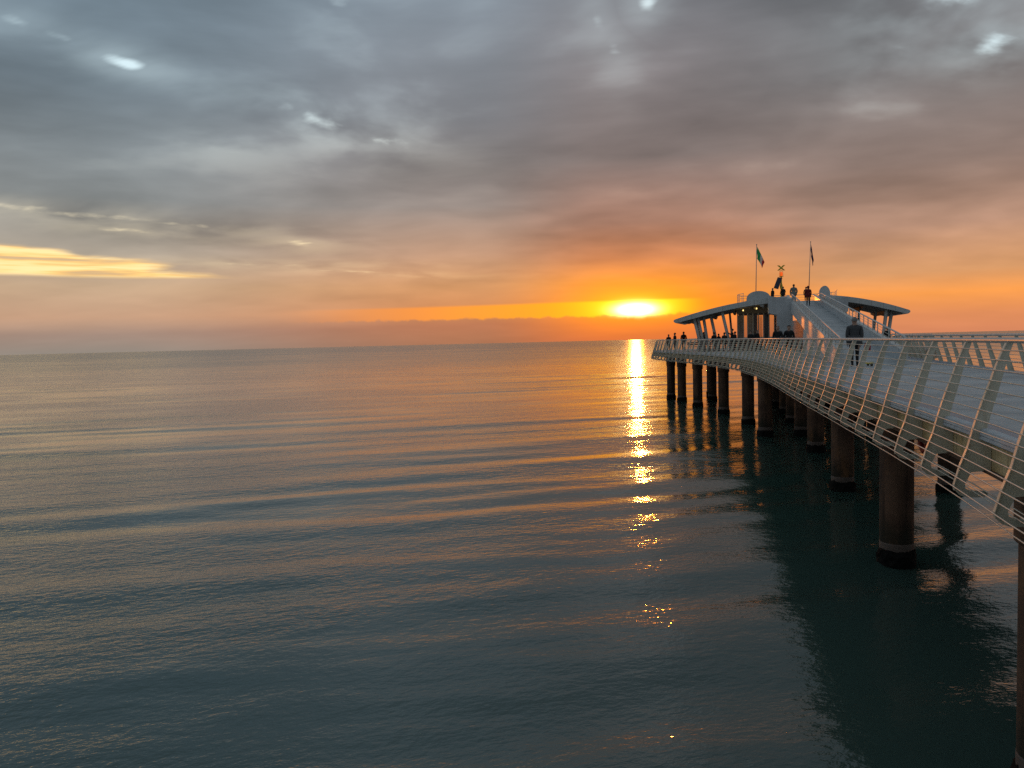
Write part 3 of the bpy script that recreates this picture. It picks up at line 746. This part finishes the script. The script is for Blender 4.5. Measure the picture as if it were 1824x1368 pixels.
for k in range(4):
    a = math.pi / 4 + k * math.pi / 2; d = Vector((math.cos(a), math.sin(a), 0)) * .19
    cage.tube([bb + Zb * 2.56 + d, bb + Zb * 3.10 + d * .9, bb + Zb * 3.20], .014, 5)
cage.build('cage', M_YEL, bc)
for sg in (-1, 1):
    c = bb + Zb * 3.42; d = (RX * sg * .27 + Zb * .25)
    MB().box(c - d - RX * .10 - AX * (.04 * sg + .04), d * 2, RX * .20, AX * .07).build('top_mark', M_YEL, bc)
pc = bb + Zb * 1.95 - RX * .32 - AX * .25
ax_ = (RX * .34 + Zb * .92).normalized() * 1.12; ay_ = (RX * .75 + AX * -.45 - Zb * .25).normalized() * .48
MB().box(pc - ax_ / 2 - ay_ / 2, ay_, ax_, ax_.cross(ay_).normalized() * .05).build('solar_panel', M_SOLAR, bc)
MB().tube([pc, bb + Zb * 2.1], .02, 6).build('bracket', M_YEL, bc)

# ------------------------------------------------------------------ people
M_SKIN = mat('skin', (.42, .26, .19), .55, c2=(.37, .22, .16), scale=8)
M_EYE = mat('eye', (.02, .018, .015), .2)
M_SHOE = mat('shoe_leather', (.02, .018, .016), .5)
def cloth(name, c): return mat('cloth_' + name, c, .85, c2=tuple(x * .75 for x in c), scale=14, bump=.4)
BLACKC, NAVY, GREYC, LIGHTC, REDC, DENIM, BROWNC = cloth('black', (.016, .015, .017)), cloth('navy', (.02, .024, .04)), cloth('grey', (.075, .08, .085)), cloth('light', (.26, .27, .25)), cloth('red', (.16, .012, .016)), cloth('denim', (.03, .04, .06)), cloth('brown', (.06, .035, .022))
HAIRS = {'dark': mat('hair_dark', (.018, .012, .009), .6, scale=30, bump=.6), 'grey': mat('hair_grey', (.24, .24, .235), .6, scale=30, bump=.6)}
def person(loc, face, label, h=1.72, jacket=BLACKC, trousers=BLACKC, hair='dark', stride=0.0, arms=(8, 8), elbow=(15, 15), bulk=1.0, head_turn=0.0, hood=False, bald=False, lean=0.0, group=None, face_detail=False, raise_arm=None):
    """one continuous skinned body; face = direction of view, degrees from +Y clockwise"""
    k = h / 1.75; loc = Vector(loc)
    J = {}; E_ = []; RAD = {}; ZONE = {}
    def j(n, p, r, z='j', parent=None, ry=None):
        J[n] = Vector(p); RAD[n] = (r, ry or r); ZONE[n] = z
        if parent: E_.append((parent, n))
    ln = math.tan(R(lean))
    b = bulk
    j('pelvis', (0, 0, .95), .135 * b, 't', None, .11 * b); j('belly', (0, ln * .15, 1.10), .145 * b, 'j', 'pelvis', .115 * b); j('chest', (0, ln * .35, 1.30), .165 * b, 'j', 'belly', .12 * b)
    j('upper', (0, ln * .5, 1.42), .125 * b, 'j', 'chest', .095 * b); j('neck', (0, ln * .55 + .005, 1.50), .058, 's', 'upper'); j('jaw', (0, ln * .62 + .02, 1.575), .088, 's', 'neck', .10); j('crown', (0, ln * .66 + .012, 1.665), .098, 's', 'jaw', .118); j('tip', (0, ln * .66 + .005, 1.735), .06, 's', 'crown', .07)
    for sd, n in ((-1, 'L'), (1, 'R')):
        st = stride * sd
        j('hip' + n, (.095 * sd, 0, .90), .10 * b ** .5, 't', 'pelvis')
        kn = Vector((.10 * sd, math.sin(R(st)) * .43 + .02, .90 - math.cos(R(st)) * .42)); j('knee' + n, kn, .066, 't', 'hip' + n)
        bend = st - 8 - abs(stride) * (.6 if st < 0 else .1)
        an = kn + Vector((.005 * sd, math.sin(R(bend)) * .40, -math.cos(R(bend)) * .395)); j('ankle' + n, an, .043, 't', 'knee' + n)
        j('heel' + n, an + Vector((0, -.03, -.045)), .035, 'o', 'ankle' + n); j('toe' + n, an + Vector((.02 * sd, .15, -.055)), .033, 'o', 'heel' + n)
        a, e = R(arms[0 if sd < 0 else 1]), R(elbow[0 if sd < 0 else 1])
        sh = Vector((.165 * sd * b ** .6, ln * .45, 1.40)); j('shoulder' + n, sh, .070 * b, 'j', 'upper')
        sw = R(-stride * sd * .8)
        if raise_arm == n: up_ = Vector((sd * .85, .25, -.25)).normalized(); fo = Vector((sd * .35, .6, .45)).normalized()
        else:
            up_ = Vector((math.sin(a) * sd, math.sin(sw) * math.cos(a), -math.cos(a) * math.cos(sw))).normalized(); fo = Vector((-math.sin(a) * .5 * sd, math.sin(sw + e), -math.cos(sw + e))).normalized()
        el = sh + up_ * .285; j('elbow' + n, el, .052 * b, 'j', 'shoulder' + n)
        wr = el + fo * .25; j('wrist' + n, wr, .034, 'j', 'elbow' + n)
        pm = wr + fo * .075; j('palm' + n, pm, .030, 's', 'wrist' + n, .018)
        side = fo.cross(Vector((sd, 0, 0))).normalized(); inn = Vector((-sd, 0, 0))
        for q, ln_ in ((-1.5, .055), (-.5, .068), (.5, .072), (1.5, .064)):
            r1 = pm + side * q * .017 + fo * .02; j('f%s%.1f' % (n, q), r1, .009, 's', 'palm' + n); j('g%s%.1f' % (n, q), r1 + fo * ln_ * .6 + inn * .008, .0085, 's', 'f%s%.1f' % (n, q)); j('h%s%.1f' % (n, q), r1 + fo * ln_ + inn * .028, .007, 's', 'g%s%.1f' % (n, q))
        j('th' + n, pm + side * .036 + inn * .012 - fo * .01, .010, 's', 'palm' + n); j('ti' + n, pm + side * .048 + inn * .03 + fo * .035, .008, 's', 'th' + n)
    names = list(J); ix = {n: i for i, n in enumerate(names)}
    ground = min(J['toeL'].z - .033, J['toeR'].z - .033, J['heelL'].z - .035, J['heelR'].z - .035)
    me = bpy.data.meshes.new('skel'); me.from_pydata([(J[n] - Vector((0, 0, ground))) * k for n in names], [(ix[a], ix[c]) for a, c in E_], []); me.update()
    ob = bpy.data.objects.new('skel', me); COL.objects.link(ob)
    sm = ob.modifiers.new('s', 'SKIN'); sm.use_smooth_shade = True; sm.branch_smoothing = .4
    sv_ = me.skin_vertices[0].data
    for n in names: sv_[ix[n]].radius = (RAD[n][0] * k, RAD[n][1] * k); sv_[ix[n]].use_root = (n == 'pelvis')
    ss = ob.modifiers.new('u', 'SUBSURF'); ss.levels = 1; ss.render_levels = 1
    dg = bpy.context.evaluated_depsgraph_get(); bm_ = bpy.data.meshes.new_from_object(ob.evaluated_get(dg)); bm_.name = 'person'
    segs = [((J[a] - Vector((0, 0, ground))) * k, (J[c] - Vector((0, 0, ground))) * k, ZONE[a], ZONE[c]) for a, c in E_]
    bpy.data.objects.remove(ob); bpy.data.meshes.remove(me)
    zm = {'j': 0, 't': 1, 's': 2, 'o': 3}
    bm_.materials.clear()
    for m in (jacket, trousers, M_SKIN, M_SHOE): bm_.materials.append(m)
    for p in bm_.polygons:
        c = p.center; bestd = 9; zz = 'j'
        for a, d, za, zd in segs:
            ad = d - a; t = max(0, min(1, (c - a).dot(ad) / ad.length_squared)); dd = (a + ad * t - c).length
            if dd < bestd: bestd = dd; zz = za if t < .45 else zd
        if zz == 't' and c.z > .86 * k: zz = 'j'               # coat covers the hips
        p.material_index = zm[zz]; p.use_smooth = True
    o = bpy.data.objects.new('person', bm_); COL.objects.link(o); o.location = loc; o.rotation_euler = (0, 0, -R(face)); o['_o'] = (0, 0, 0)
    tag(o, label, 'person', group)
    # hair: a cap over the back and top of the head
    hc = (Vector((0, ln * .65, 1.655)) - Vector((0, 0, ground))) * k
    hb = MB(); n1_, n2_ = 14, 8; s_ = 1.0 if not hood else 1.22
    base = len(hb.v)
    for a in range(n2_ + 1):
        for c in range(n1_):
            th = 2 * math.pi * c / n1_; front = math.sin(th)
            low = (.62 if front < .3 else .40) if not bald else (.42 if front < .3 else .2)
            if hood: low = .78
            ph = low * math.pi * a / n2_
            rx, ry, rz2 = .098 * k * s_, .118 * k * s_, .108 * k * s_
            hb.v.append(hc + Vector((rx * math.sin(ph) * math.cos(th), -.008 * k + ry * math.sin(ph) * math.sin(th), rz2 * math.cos(ph))))
    for a in range(n2_):
        for c in range(n1_):
            p, q = base + a * n1_ + c, base + a * n1_ + (c + 1) % n1_; hb.face([p, q, q + n1_, p + n1_][::-1], True)
    ho = hb.build('hair' if not hood else 'hood', jacket if hood else HAIRS[hair], o); ho.location = (0, 0, 0)
    # coat hem: flared skirt of the jacket
    z0, z1 = (1.02 - ground) * k, (.80 - ground) * k
    cb = MB(); cb.lathe((0, 0, 0), [(.155 * k * b, z0 + .10), (.185 * k * b, z0), (.20 * k * b, z1), (.185 * k * b, z1 - .005), (.15 * k * b, z1 + .05)], 16)
    cb.v = [Vector((v.x, v.y * .74, v.z)) for v in cb.v]
    co = cb.build('jacket_hem', jacket, o); co.location = (0, 0, 0)
    if face_detail:
        jz = (Vector((0, ln * .63, 1.60)) - Vector((0, 0, ground))) * k
        nb = MB(); nb.tube([jz + Vector((0, .085, .055)) * k, jz + Vector((0, .118, .0)) * k, jz + Vector((0, .09, -.012)) * k], [.006, .014, .008], 6); no_ = nb.build('nose', M_SKIN, o); no_.location = (0, 0, 0)
        for sx in (-1, 1):
            eb = MB(); eb.lathe(jz + Vector((.032 * sx, .084, .045)) * k, [(.003, -.008), (.010, -.003), (.010, .004), (.003, .008)], 6); eo = eb.build('eye', M_EYE, o); eo.location = (0, 0, 0)
            rb_ = MB(); rb_.lathe(jz + Vector((.082 * sx, .0, .015)) * k, [(.006, -.03), (.014, -.01), (.016, .02), (.006, .035)], 6); ro = rb_.build('ear', M_SKIN, o); ro.location = (0, 0, 0)
        mbm = MB(); mbm.tube([jz + Vector((-.024, .083, -.035)) * k, jz + Vector((0, .094, -.037)) * k, jz + Vector((.024, .083, -.035)) * k], .005, 5); mo = mbm.build('mouth', mat('lips', (.30, .12, .10), .5), o); mo.location = (0, 0, 0)
    return o
D0 = DECK + .006
def onramp(x, y): s = (Vector((x, y, 0)) - PC).dot(AX); return DECK + rz_(s) + .014
person((12.13, 27.19, D0), 14, 'grey-haired man in a grey jacket walking away towards the ramp, seen from behind', 1.78, GREYC, BLACKC, 'grey', 9, (7, 7), (10, 10), 1.32)
person((14.55, 42.0, D0), 197, 'bald person in black walking towards the camera, left of a pair', 1.74, BLACKC, NAVY, 'grey', 10, (10, 10), (20, 20), 1.22, bald=True, face_detail=True)
person((15.20, 42.1, D0), 197, 'dark-haired person in black walking towards the camera, right of a pair', 1.76, BLACKC, BLACKC, 'dark', -11, (14, 14), (45, 45), 1.25, face_detail=True)
person((24.25, 66.0, onramp(24.25, 66.0)), 10, 'person in a pale grey puffy jacket at the head of the ramp', 1.74, LIGHTC, DENIM, 'dark', 4, (16, 16), (30, 30), 1.35)
person((24.56, 63.6, onramp(24.56, 63.6)), 20, 'person in a dark red hooded jacket walking up the ramp', 1.62, REDC, BLACKC, 'dark', 8, (10, 10), (12, 12), 1.25, hood=True)
person((28.6, 74.6, DECK + 4.366), 5, 'person in dark blue between the pale and the red jacket on the terrace', 1.50, NAVY, DENIM, 'dark', 0, (14, 14), (40, 40), 1.1)
person((25.6, 72.4, DECK + 4.366), 350, 'broad person in black on the terrace in front of the beacon mast', 1.44, BLACKC, BLACKC, 'dark', 0, (18, 18), (50, 50), 1.35)
person((25.1, 73.8, DECK + 4.366), 340, 'small person in dark clothes behind the terrace rail, left of the beacon', 1.40, BLACKC, NAVY, 'dark', 0, (8, 8), (15, 15), 1.0)
person((15.15, 74.0, D0), 0, 'leftmost standing person at the corner of the pier head', 1.60, BROWNC, BLACKC, 'dark', 0, (10, 10), (40, 40), 1.15)
person((15.75, 74.0, D0), 255, 'person with bent arms facing the leftmost person at the pier head corner', 1.74, BLACKC, DENIM, 'dark', 0, (12, 12), (80, 80), 1.1)
person((16.55, 73.8, D0), 5, 'person in black standing alone left of the slanting columns', 1.82, BLACKC, BLACKC, 'dark', 0, (12, 12), (15, 15), 1.2)
person((18.3, 73.4, D0), 20, 'person partly hidden behind the leftmost slanting columns', 1.62, BROWNC, BLACKC, 'dark', 0, (10, 10), (50, 50), 1.2)
person((17.6, 70.2, D0), 60, 'tall dark figure among the slanting columns', 1.72, BLACKC, DENIM, 'dark', 0, (10, 10), (30, 30), 1.15)
person((17.5, 66.4, D0), 330, 'stocky dark figure under the left roof wing, right of the slanting columns', 1.64, BLACKC, BLACKC, 'dark', 0, (16, 16), (60, 60), 1.3)
person((18.5, 68.6, D0), 30, 'slim person under the left roof wing beside the stocky figure', 1.52, NAVY, BLACKC, 'dark', 0, (8, 8), (20, 20), 1.0)
person((17.75, 61.8, D0), 290, 'person in black reaching one arm out towards the sea under the left wing', 1.86, BLACKC, BLACKC, 'dark', 0, (8, 10), (20, 40), 1.3, raise_arm='L')
person((19.3, 62.0, D0), 200, 'left of two dark figures in front of the kiosk wall', 1.66, BLACKC, BROWNC, 'dark', 0, (8, 8), (20, 20), 1.1)
person((19.85, 62.2, D0), 160, 'right of two dark figures in front of the kiosk wall', 1.72, BLACKC, BLACKC, 'dark', 0, (10, 10), (30, 30), 1.2)
person((30.0, 61.4, D0), 190, 'dark figure under the right roof wing by its slanting columns', 1.66, BLACKC, BLACKC, 'dark', 0, (8, 8), (30, 30), 1.15)

person((16.95, 69.0, D0), 15, 'dark figure directly behind the foremost slanting column', 1.62, BLACKC, BLACKC, 'dark', 0, (10, 10), (40, 40), 1.35)
person((17.85, 64.4, D0), 345, 'person in brown facing the sea in front of the middle bench', 1.60, BROWNC, BLACKC, 'dark', 0, (10, 10), (60, 60), 1.3)
person((19.2, 66.0, D0), 310, 'person in dark blue at the left corner of the kiosk', 1.66, NAVY, BLACKC, 'dark', 0, (10, 10), (30, 30), 1.25)

# ------------------------------------------------------------------ kick scooter at the foot of the ramp
M_SYEL = mat('scooter_yellow', (.72, .60, .06), .4); M_SBLK = mat('scooter_black', (.02, .02, .02), .5); M_SRED = mat('bag_red', (.42, .02, .05), .7, scale=10)
sc0 = Vector((13.02, 28.1, D0)); scoot = empty('kick_scooter', sc0, 'child scooter with red handlebar bag and yellow footboard at the foot of the ramp', 'scooter')
MB().tube([sc0 + Vector((0, .25, .12)), sc0 + Vector((0, .16, .84))], .014, 6).build('stem', M_SBLK, scoot)
MB().tube([sc0 + Vector((-.18, .16, .84)), sc0 + Vector((.18, .16, .84))], .014, 6).build('handlebar', M_SBLK, scoot)
MB().lathe(sc0 + Vector((.03, .10, .54)), [(.06, 0), (.11, .04), (.12, .18), (.08, .28), (.03, .31)], 10).build('bag', M_SRED, scoot)
MB().box(sc0 + Vector((-.07, -.28, .09)), (.14, 0, 0), (0, .50, 0), (0, 0, .035)).build('footboard', M_SYEL, scoot)
MB().box(sc0 + Vector((-.05, -.34, .10)), (.10, 0, 0), (0, .14, 0), (0, 0, .06)).build('mudguard', M_SYEL, scoot)
for x, y in ((-.13, .26), (.13, .26), (0, -.30)):
    b = MB(); b.tube([sc0 + Vector((x - .022, y, .062)), sc0 + Vector((x + .022, y, .062))], .06, 14); b.build('wheel', M_SBLK, scoot)

# ------------------------------------------------------------------ benches and cafe furniture under the left wing
M_WOOD = mat('dark_wood', (.055, .036, .022), .6, c2=(.035, .022, .014), scale=6)
def bench(s, t, label):
    p = W(s, t, .006); b = empty('bench', p, label, 'bench', 'dark benches under the left roof wing')
    for k in range(3): MB().box(p + RX * -.8 + AX * (-.2 + .14 * k) + Vector((0, 0, .43)), RX * 1.6, AX * .11, Vector((0, 0, .035))).build('seat_slat', M_WOOD, b)
    for k in range(2): MB().box(p + RX * -.8 + AX * .24 + Vector((0, 0, .58 + .16 * k)), RX * 1.6, AX * .035, Vector((0, 0, .11))).build('back_slat', M_WOOD, b)
    for x in (-.7, .7):
        MB().box(p + RX * (x - .03) + AX * -.2, RX * .06, AX * .06, Vector((0, 0, .43))).build('leg', M_WOOD, b)
        MB().box(p + RX * (x - .03) + AX * .18, RX * .06, AX * .055, Vector((0, 0, .84))).build('leg', M_WOOD, b)
for i, (s, t) in enumerate(((-1.0, -8.8), (-.6, -7.0), (-.4, -5.2))):
    bench(s, t, ('dark slatted bench nearest the sea edge under the left wing', 'dark slatted bench in the middle of the row under the left wing', 'dark slatted bench nearest the kiosk under the left wing')[i])
# lifebuoy slung under the deck edge between two ribs
lb = Vector((8.0, 14.9, DECK - .86)); M_BUOY = mat('buoy_red', (.42, .05, .03), .6, scale=8); M_ROPE = mat('buoy_rope', (.4, .38, .33), .8)
ring_ = []
b = MB(); nn, mm = 20, 8; b0 = len(b.v); ra = Vector((.25, .968, 0))
for i in range(nn):
    a = 2 * math.pi * i / nn; c = ra * math.cos(a) * .27 + Vector((0, 0, 1)) * math.sin(a) * .27; cu = c.normalized(); w3 = ra.cross(Vector((0, 0, 1)))
    for k in range(mm):
        e = 2 * math.pi * k / mm; b.v.append(lb + c + cu * math.cos(e) * .055 + w3 * math.sin(e) * .055)
for i in range(nn):
    for k in range(mm):
        p, q = b0 + i * mm + k, b0 + i * mm + (k + 1) % mm; p2, q2 = b0 + ((i + 1) % nn) * mm + k, b0 + ((i + 1) % nn) * mm + (k + 1) % mm
        b.face([p, q, q2, p2], True)
buoy = empty('lifebuoy', lb, 'dull red lifebuoy ring hung beneath the deck edge behind the wires', 'lifebuoy')
b.build('ring', M_BUOY, buoy)
MB().tube([lb + Vector((0, 0, .27)), lb + Vector((0, 0, .40))], .012, 5).build('rope', M_ROPE, buoy)
for o in bpy.data.objects:
    if '_o' in o: del o['_o']
